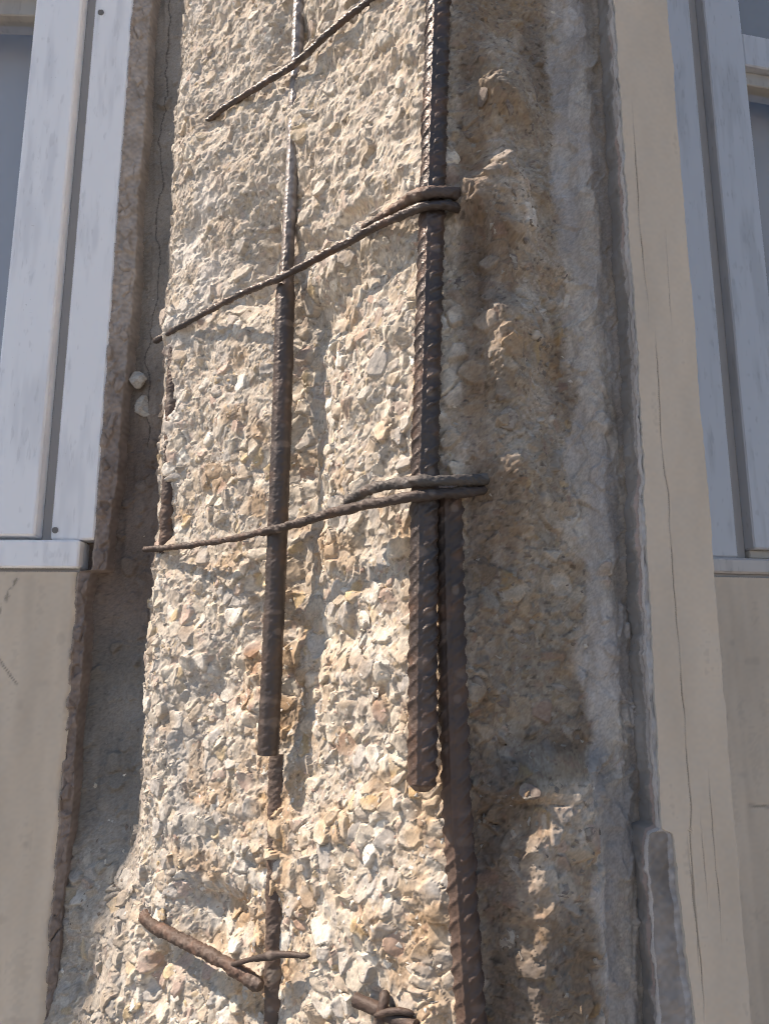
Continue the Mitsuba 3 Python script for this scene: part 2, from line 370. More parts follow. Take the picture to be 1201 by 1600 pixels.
wt = (leftface * (0.75 - 0.6 * up) + 0.40 * dirt + 0.35 * lowleft * (channel > .3) + .02 * channel) * (np.abs(ZR - .25) < .66)
wt = wt * (nz(P3 * 18, 99) > .36)
ww = (wt * np.maximum(dl, 1e-5)).ravel(); ww /= ww.sum()
spots = rng.choice(len(ww), 5200, p=ww, replace=False)
taken = np.zeros((0, 3))
big, small = [], {k: [] for k in STONES + ['stone_dusty', 'stone_dusty_pale']}
nb = 0
for c, idx in enumerate(spots):
    j, i = divmod(int(idx), C)
    P = np.array([CX[j, i], CY[j, i], CZ[j, i]])
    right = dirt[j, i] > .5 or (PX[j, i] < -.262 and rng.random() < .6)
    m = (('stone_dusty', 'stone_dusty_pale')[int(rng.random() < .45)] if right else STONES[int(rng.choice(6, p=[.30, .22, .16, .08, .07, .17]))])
    if nb < 300:
        size = rng.uniform(.0050, .0085) if rng.random() < .8 else rng.uniform(.0085, .0125)
        if len(taken) and np.min(np.linalg.norm(taken - P, axis=1)) < .017:
            continue
        taken = np.vstack([taken, P])
        ms = seat(stone_mesh(rng, size, .32, 15), j, i, rng, size * .19)
        k = obj('stone', ms, m, column)
        nb += 1
    else:
        size = rng.uniform(.0016, .0042)
        small[m].append(seat(stone_mesh(rng, size, .5, 9), j, i, rng, size * .22))
TONE = {'stone_cream': (.56, .51, .42), 'stone_tan': (.43, .36, .285), 'stone_grey': (.41, .395, .36), 'stone_pink': (.43, .32, .265), 'stone_ochre': (.48, .38, .24),
        'stone_white': (.63, .60, .54), 'stone_dusty': (.20, .17, .14), 'stone_dusty_pale': (.28, .25, .21)}
lst, tones = [], []
for m, ms in small.items():
    for h in ms:
        lst.append(h)
        tones.append(np.array(TONE[m])[None] * rng.uniform(.8, 1.15) * rng.uniform(.93, 1.07, (len(h.vertices), 1)))
k = obj('aggregate', trimesh.util.concatenate(lst), 'mat_concrete', column, color=np.vstack(tones))
labels[k] = {'label': 'small broken stones bedded in the mortar', 'kind': 'stuff'}

# two pale lumps caught in the left channel and one boss by the corner bar
def lump(name, c, size, m, seed):
    r = np.random.default_rng(seed)
    s = stone_mesh(r, 1.0, .9, 26)
    s = s.subdivide().subdivide()
    v = np.array(s.vertices) * np.array(size)
    v += (fbm(v * 90 + seed, 3, seed) * .0035)[:, None] * np.array(s.vertex_normals)
    return obj(name, (v + np.array(c) + [0, 0, EYE], s.faces), m, column)
lump('mortar_lump', (-.296, .874, .333), (.012, .012, .016), 'stone_grey', 4)
lump('mortar_lump', (-.288, .878, .300), (.012, .010, .017), 'stone_grey', 5)

# ------------------------------------------------------------------ plaster of the column: the painted strip on the right
YAW = math.radians(12.0)
def strip_y(x):
    return .51 + math.tan(YAW) * (x - .05)
zs = np.concatenate([np.arange(-1.6, -.30, .05), np.arange(-.30, .62, .0013), np.arange(.62, 1.81, .05)])
zc3 = lambda k, f=1.0: np.stack([zs * f, 0 * zs + k, 0 * zs], 1)
xe = np.interp(zs, [-1.6, -.112, -.1095, -.02, .1, .15, 1.8], [.174, .1745, .1815, .1815, .184, .1875, .1885]) + .0016 * fbm(zc3(1, 45), 4, 7) + .0007 * fbm(zc3(2, 260), 2, 8)
xc = np.interp(zs, [-1.6, -.4, -.226, -.112, -.1095, .1, 1.8], [.204, .201, .197, .1915, .1835, .1862, .1905]) + .0012 * fbm(zc3(3, 38), 4, 9) + .0005 * fbm(zc3(4, 300), 2, 10)
xc = np.maximum(xc, xe + .0010)
xr = .2385 + .0012 * fbm(zc3(5, 25), 3, 11) + .0004 * fbm(zc3(6, 200), 2, 12)
t_edge = np.linspace(1, 0, 26)                    # broken edge, back to front
t_base = np.linspace(0, 1, 24)[1:]                # bare coat between edge and paint
t_step = np.array([.5, 1.0])
t_pain = np.linspace(0, 1, 110)[1:]
nE, nB, nS, nP = len(t_edge), len(t_base), 2, len(t_pain)
rows = len(zs)
Zs = zs[:, None]
setb = np.where(zs < -.1105, .0032, .0016)[:, None]        # how far the paint stands proud of the bare coat
xe_, xc_, xr_ = xe[:, None], xc[:, None], xr[:, None]
nrm = np.array([math.sin(YAW), -math.cos(YAW)])
def front(x, d):
    y = .51 + math.tan(YAW) * (x - .05)
    return x + nrm[0] * d, y + nrm[1] * d
PXs, PYs, COL = [], [], []
def jit(x, y, f, seed):
    z = np.broadcast_to(Zs, x.shape)
    return fbm(np.stack([x * f, y * f, z * f], -1), 3, seed)
# edge
x = xe_ + 0 * t_edge; 
ex, ey = front(x, -setb - t_edge * .034)
lay = jit(ex, ey * 1.0, 70, 14) * .0022 + .0012 * jit(ex, ey, 320, 15)
ex = ex + lay * np.clip(t_edge * 8, 0, 1) + .0035 * np.clip((t_edge - .13) * 30, 0, 1) + .002 * np.clip((t_edge - .55) * 20, 0, 1)
PXs.append(ex); PYs.append(ey)
zz = np.broadcast_to(Zs, ex.shape)
pp = np.stack([ex, ey, zz], -1)
a = nz(pp * np.array([60, 60, 20]), 17)[..., None]
white = np.array([.52, .49, .465]) * (.75 + .4 * a); pink = np.array([.40, .33, .30]) * (.8 + .4 * a); gr = np.array([.27, .255, .24]) * (.75 + .5 * a)
te = np.broadcast_to(t_edge, ex.shape)[..., None]
c = np.where(te < .22, white, np.where(te < .42, np.where(a > .55, pink, white * .9), gr))
COL.append(c)
# bare coat
x = xe_ + (xc_ - xe_) * t_base
bx, by = front(x, -setb)
dd = (.0026 * jit(bx, by, 70, 18) + .0008 * jit(bx, by, 420, 19)) * (np.broadcast_to(Zs, x.shape) < 5)
bx, by = bx + nrm[0] * dd, by + nrm[1] * dd
PXs.append(bx); PYs.append(by)
pp = np.stack([bx, by, np.broadcast_to(Zs, bx.shape)], -1)
a = nz(pp * np.array([90, 90, 22]), 20)[..., None]; b2 = nz(pp * 300, 21)[..., None]
lowm = (Zs < -.1105)[..., None]
c = np.where(lowm, np.array([.27, .24, .215]) * (.6 + .6 * a) * (.8 + .4 * b2), np.array([.44, .42, .40]) * (.75 + .35 * a) * (.85 + .3 * b2))
nearw = (np.broadcast_to(t_base, bx.shape)[..., None] > .80)
c = np.where(lowm & nearw, np.array([.38, .36, .345]) * (.7 + .5 * b2), c)
COL.append(c)
# step up to the paint
x = xc_ + 0 * t_step; sx, sy = front(x, -setb * (1 - t_step)); PXs.append(sx); PYs.append(sy)
COL.append(np.broadcast_to(np.array([.46, .42, .36]), sx.shape + (3,)))
# paint
CRK = [(.2045, .10, -.24, .26, .0007), (.2020, -.15, -.21, -.10, .0009), (.199, .37, .24, .45, .0007), (.212, -.13, -.17, -.09, .0005), (.219, .30, .24, .34, .0005), (.2205, -.12, -.19, -.06, .0005)]
u = t_pain
x = xc_ + (xr_ - xc_) * u
px_, py_ = front(x, 0)
dd = .0006 * jit(px_, py_, 28, 22) + .0002 * jit(px_, py_, 160, 23)
cr = np.zeros_like(x)
for cx, cz, z0, z1, w in CRK:
    path = cx + .0022 * fbm(np.stack([zs * 26, 0 * zs + cx * 900, 0 * zs], 1), 4, 24)[:, None]
    fade = sstep(z0, z0 + .05, Zs) * (1 - sstep(z1 - .05, z1, Zs))
    gap = .55 + .45 * sstep(.3, .55, nz(np.stack([zs * 45, 0 * zs + cx * 77, 0 * zs], 1), 25))[:, None]
    cr = np.maximum(cr, np.clip(1.6 - np.abs(x - path) / (w * .5), 0, 1) * fade * gap)
dd = dd - .0009 * cr - .004 * sstep(.955, 1.0, u) ** 2
px_, py_ = px_ + nrm[0] * dd, py_ + nrm[1] * dd
PXs.append(px_); PYs.append(py_)
pp = np.stack([px_, py_, np.broadcast_to(Zs, px_.shape)], -1)
a = nz(pp * np.array([35, 35, 7]), 26)[..., None]; b2 = nz(pp * np.array([120, 120, 22]), 27)[..., None]; c3 = nz(pp * 380, 28)[..., None]
c = np.array([.575, .48, .37]) * (.90 + .13 * a + .08 * b2)
stn = sstep(.74, .86, b2 * .7 + c3 * .3)
c = c * (1 - .12 * stn) * (.97 + .06 * c3)
c = c * (1 - cr[..., None] * .42)
COL.append(c)
# return to the window wall on the right
t_ret = np.linspace(0, 1, 14)[1:]
rx_ = px_[:, -1:] + (.415 - px_[:, -1:]) * t_ret * 0 + .010 * sstep(0, .1, t_ret) ; ry_ = py_[:, -1:] + .50 * t_ret
PXs.append(rx_ + 0 * Zs); PYs.append(ry_)
COL.append(np.broadcast_to(np.array([.44, .375, .30]), rx_.shape + (3,)))
SX, SY = np.hstack(PXs), np.hstack(PYs)
SC = np.concatenate(COL, 1)
SZ = np.broadcast_to(Zs + EYE, SX.shape)
k = obj('painted_plaster', (np.stack([SX, SY, SZ], -1).reshape(-1, 3), grid_faces(*SX.shape)), 'mat_plaster', column, smooth=50 if False else True, color=SC.reshape(-1, 3))
labels[k] = {'label': 'strip of cream painted plaster with hairline cracks left on the right side of the column'}

# ------------------------------------------------------------------ layered plaster edge on the left, beside the window
zl = np.concatenate([np.arange(-1.6, -.42, .05), np.arange(-.42, .92, .0014), np.arange(.92, 1.81, .05)])
Zl = zl[:, None]
wl = np.interp(zl, [-1.6, -.4, .06, .12, .30, .45, .9, 1.8], [.010, .010, .010, .016, .022, .024, .026, .026]) + .006 * fbm(np.stack([zl * 14, 0 * zl, 0 * zl], 1), 4, 31)
wl = np.clip(wl, .006, .06)[:, None]
x0 = np.interp(zl, [-1.6, .099, .101, 1.8], [-.3445, -.3445, -.3285, -.3285])[:, None] + .0012 * fbm(np.stack([zl * 60, 0 * zl + 3, 0 * zl], 1), 4, 32)[:, None]
tt = np.linspace(0, 1, 34)
lx = x0 + wl * tt
ly = .8605 + .002 * tt + 0 * Zl
pp = np.stack([lx, ly, np.broadcast_to(Zl, lx.shape)], -1)
qq = np.stack([pp[..., 0] + .0022 * fbm(pp * 140, 2, 38), pp[..., 2] * .7 + .0022 * fbm(pp * 140, 2, 39)], -1)
rp = np.random.default_rng(55); ptsl = rp.uniform([-.36, -1.2], [-.27, 1.3], (2600, 2))
dk, ik = cKDTree(ptsl).query(qq.reshape(-1, 2), k=2, workers=-1)
hk = rp.normal(0, 1, 2600)[ik[:, 0]].reshape(lx.shape); ek = (dk[:, 1] - dk[:, 0]).reshape(lx.shape)
stepd = .8 * tt * 2.2 + .75 * hk * sstep(0, .0015, ek) + .4 * (1 - sstep(0, .0012, ek))
dd = -.0022 * np.clip(stepd, -1.5, 3) + .0022 * fbm(pp * np.array([120, 120, 70]), 3, 34) + .0008 * fbm(pp * 420, 2, 35)
dd = dd - .022 * sstep(.82, 1, tt) ** 2
ly = ly - dd
# front edge returns behind the frame at the left, and dives into the channel at the right
lx = np.hstack([lx[:, :1] - .004, lx[:, :1] - .001, lx, lx[:, -1:] + .002, lx[:, -1:] + .006])
ly = np.hstack([ly[:, :1] + .02, ly[:, :1] + .0006, ly, ly[:, -1:] + .012, ly[:, -1:] + .04])
pp = np.stack([lx, ly, np.broadcast_to(Zl, lx.shape)], -1)
a = nz(pp * np.array([60, 60, 45]), 36)[..., None]; b2 = nz(pp * 260, 37)[..., None]
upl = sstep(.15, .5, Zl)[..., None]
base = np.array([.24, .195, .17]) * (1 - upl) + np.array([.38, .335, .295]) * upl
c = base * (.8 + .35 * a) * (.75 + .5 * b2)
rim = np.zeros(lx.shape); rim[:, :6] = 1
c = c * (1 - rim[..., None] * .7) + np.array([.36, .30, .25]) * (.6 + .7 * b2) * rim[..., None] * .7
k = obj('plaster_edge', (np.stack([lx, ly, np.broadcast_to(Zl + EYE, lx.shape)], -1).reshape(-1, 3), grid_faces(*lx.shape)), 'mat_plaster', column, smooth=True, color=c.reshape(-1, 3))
labels[k] = {'label': 'broken brown edge of layered plaster beside the left window frame'}

# ------------------------------------------------------------------ walls below and around the windows
class Wall:
    def __init__(s, x0, y0, yaw):
        s.o, s.e, s.n = np.array([x0, y0, EYE]), np.array([math.cos(yaw), math.sin(yaw), 0]), np.array([math.sin(yaw), -math.cos(yaw), 0])
        s.yaw = yaw
    def s_of_x(s, x):
        return (x - s.o[0]) / s.e[0]
    def M(s):
        m = np.eye(4); m[:3, 0] = s.e; m[:3, 1] = s.n; m[:3, 2] = [0, 0, 1]; m[:3, 3] = s.o
        return m                                   # local axes: along, outwards, up (left-handed: faces are flipped by trimesh)
WL, WR = Wall(-.34, .860, math.radians(2)), Wall(-.34, .860, math.radians(12))

def cbox(W, s0, s1, d0, d1, z0, z1, b=.0015):
    """A bar with chamfered edges in a wall's frame: s along the wall, d outwards, z over the eye."""
    pts = []
    for x in (s0, s1):
        for y in (d0, d1):
            for z in (z0, z1):
                sx, sy, sz = (b if x == s0 else -b), (b if y == d0 else -b), (b if z == z0 else -b)
                pts += [(x + sx, y + sy, z), (x + sx, y, z + sz), (x, y + sy, z + sz)]
    p = np.array(pts)
    p = W.o + p[:, :1] * W.e + p[:, 1:2] * W.n + p[:, 2:] * np.array([0, 0, 1])
    return trimesh.Trimesh(p, process=False).convex_hull

def wall_grid(W, sv, zv, edge_end, seed, tone, parent=None, name='painted_wall'):
    s, z = np.meshgrid(sv, zv)
    pp = np.stack([s, 0 * s + seed, z], -1)
    d = .0011 * fbm(pp * 11, 3, seed) + .0004 * fbm(pp * np.array([60, 1, 30]), 3, seed + 1)
    span = sv[-1] - sv[-40] if edge_end else 1
    s2 = s.copy()
    if edge_end:                                   # uneven broken edge
        j = .0022 * fbm(np.stack([zv * 40, 0 * zv, 0 * zv], 1), 4, seed + 2) + .0006 * fbm(np.stack([zv * 300, 0 * zv, 0 * zv], 1), 2, seed + 3)
        s2 += j[:, None] * np.clip((s - sv[-40]) / span, 0, 1)
        d = d - .003 * np.clip((s - sv[-4]) / (sv[-1] - sv[-4]), 0, 1) ** 2
    a = nz(pp * np.array([26, 1, 5]), seed + 4)[..., None]; b = nz(pp * np.array([90, 1, 16]), seed + 5)[..., None]; g3 = nz(pp * 260, seed + 6)[..., None]
    v1 = nz(pp * np.array([140, 1, 3.5]), seed + 8)[..., None]
    c = np.array(tone) * (.80 + .20 * a + .12 * b + .10 * v1)
    c = c * (1 - .12 * sstep(.62, .84, .65 * b + .35 * g3)) * (.97 + .06 * g3)
    dark = sstep(.83, .93, nz(pp * np.array([55, 1, 42]), seed + 7))[..., None]
    c = c * (1 - .10 * dark)
    return s2, z, d, c

def build_wall(W, name, label, s2, z, d, c, extra):
    k = thing(name, label, 'wall')
    p = W.o + s2[..., None] * W.e + d[..., None] * W.n + z[..., None] * np.array([0, 0, 1.0])
    p = p.reshape(-1, 3)
    f = grid_faces(*s2.shape)
    obj('plaster', (p, f), 'mat_plaster', k, smooth=True, color=c.reshape(-1, 3))
    for e in extra:
        v = np.array(e.vertices)
        obj('masonry', e, 'mat_plaster', k, color=np.broadcast_to(np.array([.44, .385, .31]), v.shape))
    return k
sL = np.concatenate([np.linspace(-2.4, -.4, 30)[:-1], np.linspace(-.4, -.0042, 190)])
zL = np.concatenate([np.linspace(-1.6, -.45, 24)[:-1], np.linspace(-.45, .0985, 260)])
s2, z, d, c = wall_grid(WL, sL, zL, True, 301, (.61, .525, .415))
# a scratch and a smear below the sill
for (sx, zx, ex_, ez, w) in [(-.090, -.030, -.062, -.002, .0008)]:
    t = np.clip(((s2 - sx) * (ex_ - sx) + (z - zx) * (ez - zx)) / ((ex_ - sx) ** 2 + (ez - zx) ** 2), 0, 1)
dist = np.hypot(s2 - (-.085 + .024 * np.clip((.005 - z) / .030, 0, 1)), np.maximum(np.abs(z + .010) - .015, 0))
m = np.clip(1.5 - dist / .0011, 0, 1)
c = c * (1 - .5 * m[..., None]); d = d - .0006 * m
dist = np.hypot(s2 - (-.072 - .02 * np.clip((.09 - z) / .05, 0, 1)), np.maximum(np.abs(z - .065) - .025, 0))
m = np.clip(1.5 - dist / .0022, 0, 1) * sstep(.45, .6, nz(np.stack([s2 * 300, 0 * s2, z * 200], -1), 77))
c = c * (1 - .45 * m[..., None])
build_wall(WL, 'painted_wall', 'cream painted wall below the left window, streaked and scratched', s2, z, d, c,
           [cbox(WL, -2.4, -.006, -.25, -.006, -1.6, .097), cbox(WL, -2.4, -1.35, -.25, 0, .099, 1.8), cbox(WL, -1.349, .02, -.25, 0, 1.30, 1.8)])
s0r = WR.s_of_x(.36)
sR = np.concatenate([np.linspace(s0r, s0r + .5, 160), np.linspace(s0r + .5, s0r + 2.2, 24)[1:]])
zR = np.concatenate([np.linspace(-1.6, -.5, 24)[:-1], np.linspace(-.5, .111, 220)])
s2, z, d, c = wall_grid(WR, sR, zR, False, 351, (.55, .465, .365))
s1 = WR.s_of_x(.452)
dist = np.abs(z + .182 + .002 * np.sin(s2 * 60)) + 10 * np.maximum(0, s1 - s2 + .01)
m = np.clip(1.6 - dist / .0014, 0, 1) * np.clip((s2 - s1) / .02, 0, 1)
c = c * (1 - .45 * m[..., None]); d = d - .0012 * m
build_wall(WR, 'painted_wall', 'cream painted wall below the right window, right of the column', s2, z, d, c,
           [cbox(WR, s0r, s0r + 2.2, -.25, -.006, -1.6, .109), cbox(WR, s0r + 1.3, s0r + 2.2, -.25, 0, .113, 1.8), cbox(WR, s0r - .1, s0r + 1.299, -.25, 0, 1.30, 1.8)])

# ------------------------------------------------------------------ windows
def disk(W, s, z, d, r, h=.0012):
    m = trimesh.creation.cylinder(r, h, sections=20)
    v = np.array(m.vertices)
    p = W.o + (s + v[:, :1]) * W.e + (d + v[:, 2:]) * W.n + (z + v[:, 1:2]) * np.array([0, 0, 1.0])
    return trimesh.Trimesh(p, m.faces, process=False)
def pane(W, s0, s1, d, z0, z1):
    p = np.array([W.o + s * W.e + d * W.n + np.array([0, 0, z]) for s, z in ((s0, z0), (s1, z0), (s1, z1), (s0, z1))])
    return (p, np.array([[0, 1, 2], [0, 2, 3]]))

w1 = thing('window', 'white metal framed window left of the broken column', 'window')
X = WL.s_of_x
obj('outer_frame', cbox(WL, X(-.3785), X(-.3295), -.05, -.001, .1355, 1.30, .002), 'mat_frame', w1)
obj('gasket', cbox(WL, X(-.3935), X(-.3787), -.05, -.013, .1355, 1.30), 'mat_gasket', w1)
sash = obj('sash', cbox(WL, X(-.4510), X(-.3930), -.04, .007, .1385, 1.28, .002), 'mat_frame', w1)
obj('bottom_rail', cbox(WL, X(-1.28), X(-.4512), -.04, .006, .1385, .195, .002), 'mat_frame', w1)
obj('transom', cbox(WL, X(-1.28), X(-.4512), -.04, .006, .857, .915, .002), 'mat_frame', w1)
obj('bead', cbox(WL, X(-1.28), X(-.4513), -.04, -.006, .829, .8568), 'mat_bead', w1)
obj('outer_frame', cbox(WL, X(-1.349), X(-1.282), -.05, -.001, .1355, 1.30, .002), 'mat_frame', w1)
k = obj('sill', cbox(WL, X(-1.349), X(-.3425), -.06, .006, .1025, .1340, .002), 'mat_frame', w1)
obj('sill_joint', cbox(WL, X(-1.349), X(-.3435), -.06, -.004, .096, .1024, .0005), 'mat_gasket', w1)
obj('screw', disk(WL, X(-.3735), .140 + .006, -.0006, .0036), 'mat_hole', w1)
obj('screw', disk(WL, X(-.3700), .832, -.0006, .0040), 'mat_hole', w1)
scene[key_for(w1, 'pane')] = mikit.ply(pane(WL, X(-1.28), X(-.4515), -.016, .15, .86), 'mat_glass')
scene[key_for(w1, 'pane')] = mikit.ply(pane(WL, X(-1.28), X(-.4515), -.017, .90, 1.30), 'mat_glass')
k = obj('blind', cbox(WL, X(-1.349), X(-.38), -.10, -.075, .10, 1.30), 'mat_blind', w1)

w2 = thing('window', 'grey white metal framed window right of the column, with a crossbar near its top', 'window')
X = WR.s_of_x
obj('outer_frame', cbox(WR, X(.40), X(.4815), -.05, -.001, .1375, 1.30, .003), 'mat_frame_grey', w2)
obj('gasket', cbox(WR, X(.4817), X(.5005), -.05, -.012, .1375, 1.30), 'mat_gasket', w2)
obj('sash', cbox(WR, X(.5000), X(.5630), -.04, .007, .150, 1.28, .002), 'mat_frame_grey', w2)
obj('bottom_rail', cbox(WR, X(.5632), X(1.40), -.04, .006, .150, .205, .002), 'mat_frame_grey', w2)
obj('transom', cbox(WR, X(.5632), X(1.40), -.04, .006, .917, .975, .002), 'mat_frame_grey', w2)
obj('bead', cbox(WR, X(.5633), X(1.40), -.04, -.006, .893, .9168), 'mat_bead', w2)
obj('bottom_track', cbox(WR, X(.5000), X(1.40), -.045, -.004, .1378, .1498), 'mat_bead', w2)
obj('sill', cbox(WR, X(.38), X(1.45), -.06, .004, .116, .1372, .003), 'mat_sill', w2)
obj('sill_joint', cbox(WR, X(.38), X(1.45), -.06, -.004, .108, .1158, .0005), 'mat_gasket', w2)
scene[key_for(w2, 'pane')] = mikit.ply(pane(WR, X(.562), X(1.40), -.016, .16, .92), 'mat_glass')
scene[key_for(w2, 'pane')] = mikit.ply(pane(WR, X(.562), X(1.40), -.017, .96, 1.30), 'mat_glass')
k = obj('blind', cbox(WR, X(.42), X(1.44), -.10, -.075, .12, 1.30), 'mat_blind_dark', w2)

# ------------------------------------------------------------------ reinforcing bars
def resample(pts, step, smooth=6):
    p = np.array(pts, float)
    L = np.concatenate([[0], np.cumsum(np.linalg.norm(np.diff(p, axis=0), axis=1))])
    n = max(8, int(L[-1] / step))
    t = np.linspace(0, L[-1], n)
    q = np.stack([np.interp(t, L, p[:, k]) for k in range(3)], 1)
    e0, e1 = q[0].copy(), q[-1].copy()
    q = gaussian_filter1d(q, smooth, axis=0, mode='nearest')
    q[0], q[-1] = e0, e1
    return q, t

def tube(pts, rad, seed, step=.0010, sides=40, rib=0.0, pitch=.0105, slant=.8, lumps=.0006, rough=.0003, smooth=6, cut=.0, flat=1.0, flat_dir=None, ends=(0, 0), colour=None):
    q, t = resample(pts, step, smooth)
    tan = np.gradient(q, axis=0); tan /= np.linalg.norm(tan, axis=1, keepdims=True)
    ref = np.array([0, -1.0, 0]) if flat_dir is None else np.array(flat_dir, float)
    a = ref - (tan @ ref)[:, None] * tan; a /= np.linalg.norm(a, axis=1, keepdims=True)     # towards the viewer
    b = np.cross(tan, a)
    th = np.arange(sides) * 2 * np.pi / sides
    TH, TT = np.meshgrid(th, t)
    r = np.full(TH.shape, 0.0 if callable(rad) else float(rad))
    if callable(rad): r = rad(TT)
    if rib:
        P0 = q[:, None] + .009 * np.stack([np.cos(TH), np.sin(TH), 0 * TH], -1)
        half = np.where(np.mod(TH, 2 * np.pi) < np.pi, 1, 0)
        loc = np.mod(TH + 0.35, np.pi) / np.pi
        ph = TT / pitch + slant * (loc - .5) + .5 * half + .16 * fbm(P0 * 90, 2, seed + 8)
        fr = np.abs(np.mod(ph, 1) - .5)
        r = r + rib * (.35 + .9 * nz(P0 * 75, seed + 9)) * np.exp(-(fr / .17) ** 2) * np.sin(np.pi * loc) ** .45 + .6 * rib * (np.abs(loc - .5) > .465)
    base = q[:, None] + 0 * TH[..., None]
    dirv = np.cos(TH)[..., None] * a[:, None] + np.sin(TH)[..., None] * b[:, None] * flat
    P = base + dirv * r[..., None]
    r = r + lumps * fbm(P * 110, 3, seed) + rough * fbm(P * 480, 2, seed + 1)
    tail = np.clip((t[-1] - t) / .004, 0, 1); head = np.clip(t / .005, 0, 1)
    if ends[0]: r = r * (1 - ends[0] * (1 - np.sqrt(1 - (1 - head) ** 2)))[:, None]
    if ends[1]: r = r * (1 - ends[1] * (1 - np.sqrt(1 - (1 - tail) ** 2)))[:, None]
    P = base + dirv * r[..., None]
    n = len(t)
    v = P.reshape(-1, 3)
    i, j = np.meshgrid(np.arange(n - 1), np.arange(sides), indexing='ij')
    A, B = i * sides + j, i * sides + (j + 1) % sides
    f = np.vstack([np.stack([A, B, B + sides], -1).reshape(-1, 3), np.stack([A, B + sides, A + sides], -1).reshape(-1, 3)])
    # end caps with their own ring, so that the edge stays sharp
    for ring, ctr, flip in ((0, q[0], True), (n - 1, q[-1], False)):
        o = len(v)
        rv = P[ring]
        v = np.vstack([v, rv, [ctr]])
        jj = np.arange(sides)
        tri = np.stack([o + jj, o + (jj + 1) % sides, np.full(sides, o + sides)], 1)
        f = np.vstack([f, tri[:, ::-1] if flip else tri])
    m = trimesh.Trimesh(v, f, process=False)
    if np.sum(np.einsum('ij,ij->i', m.vertices[m.faces[:, 0]], np.cross(m.vertices[m.faces[:, 1]], m.vertices[m.faces[:, 2]]))) < 0:
        m = trimesh.Trimesh(v, f[:, ::-1], process=False)
    v = np.array(m.vertices)
    v[:, 2] += EYE
    col = rust_colour(v, seed) if colour is None else colour(v, seed)
    return (v, np.array(m.faces)), col

def rust_colour(v, seed, dark=(.060, .047, .041), brown=(.135, .078, .050), pale=(.21, .165, .135)):
    a = sstep(.38, .66, nz(v * 55, seed + 3)); b = sstep(.5, .75, nz(v * 190, seed + 4)); c = sstep(.70, .85, nz(v * 120, seed + 5))
    col = lerp(dark, brown, .75 * a * (.4 + .6 * b))
    return col * (1 - .5 * c[:, None]) + np.array(pale) * .5 * c[:, None]

def bar_thing(name, label, cat, group, mesh_col, m, part=None):
    k = thing(name, label, cat, group)
    for pn, (me, co), mm in part or []:
        obj(pn, me, mm, k, smooth=True, color=co)
    if mesh_col is not None:
        scene[k] = mikit.ply(mesh_col[0], m, smooth=True, color=mesh_col[1])
    return k

def corner_colour(v, s):
    c = rust_colour(v, s)
    lowr = 1 - sstep(-.09, .06, v[:, 2] - EYE)
    return c * (1 - .45 * lowr[:, None]) + lerp((.105, .066, .050), (.15, .10, .078), nz(v * 70, 5)) * .45 * lowr[:, None]
bar_thing('reinforcing_bar', 'thick ribbed rusty bar hanging free at the column corner, with a rounded lower end', 'steel bar', None,
          tube([(.0250, .5405, -.0855), (.0266, .542, .0), (.0287, .5435, .112), (.0318, .544, .204), (.0379, .5445, .362), (.0449, .545, .539), (.055, .546, .81)], .0094, 3, rib=.0017, pitch=.0115, slant=-1.9, lumps=.0007, sides=56, ends=(.55, 0), colour=corner_colour), 'mat_steel')
bar_thing('reinforcing_bar', 'ribbed brown bar running down behind the rounded end of the corner bar', 'steel bar', None,
          tube([(.066, .556, -.60), (.0567, .5475, -.256), (.0515, .5465, -.153), (.0485, .547, -.088), (.0475, .549, .0), (.0472, .550, .06), (.0475, .5505, .122)], .0091, 13, rib=.0020, pitch=.0120, slant=-1.9, lumps=.0007, sides=56, ends=(0, .5), colour=corner_colour), 'mat_rust')
def left_colour(v, s):
    c = rust_colour(v, s, dark=(.070, .056, .049), brown=(.12, .078, .055))
    upm = sstep(.36, .45, v[:, 2] - EYE + .02 * fbm(v * 60, 2, 9)) * (.45 + .55 * sstep(.30, .55, nz(v * 150, 6)))
    return c * (1 - upm[:, None]) + lerp((.34, .31, .29), (.20, .18, .165), nz(v * 260, 7)) * upm[:, None]
bar_thing('reinforcing_bar', 'dark straight steel bar with a flat cut end, hanging down the middle of the face', 'steel bar', None,
          tube([(-.0982, .6745, -.0775), (-.0955, .6735, .07), (-.0938, .6725, .19), (-.0936, .6735, .345), (-.0928, .6820, .42), (-.0915, .6852, .50), (-.0890, .6858, .66), (-.084, .687, .95)], lambda t: .0090 - .0028 * sstep(.41, .46, t), 23, rib=.0004, pitch=.012, lumps=.0009, rough=.0004, sides=44, colour=left_colour), 'mat_steel')
bar_thing('reinforcing_bar', 'rusty bar sunk in the stones straight below the cut bar end', 'steel bar', None,
          tube([(-.0915, .6955, -.079), (-.0905, .6915, -.19), (-.0887, .6900, -.286), (-.087, .690, -.6)], .0086, 33, lumps=.0016, rough=.0007, sides=40, colour=lambda v, s: rust_colour(v, s, (.095, .072, .060), (.17, .115, .085), (.30, .26, .22))), 'mat_rust')
bar_thing('reinforcing_bar', 'shaded rusty bar half buried at the left edge of the broken face', 'steel bar', None,
          tube([(-.2345, .826, .42), (-.2350, .816, .35), (-.2330, .8125, .226), (-.2325, .814, .121), (-.233, .822, .06)], .0085, 43, lumps=.0014, rough=.0006, sides=36, colour=lambda v, s: rust_colour(v, s, (.08, .06, .05), (.16, .10, .07), (.28, .24, .2))), 'mat_rust')

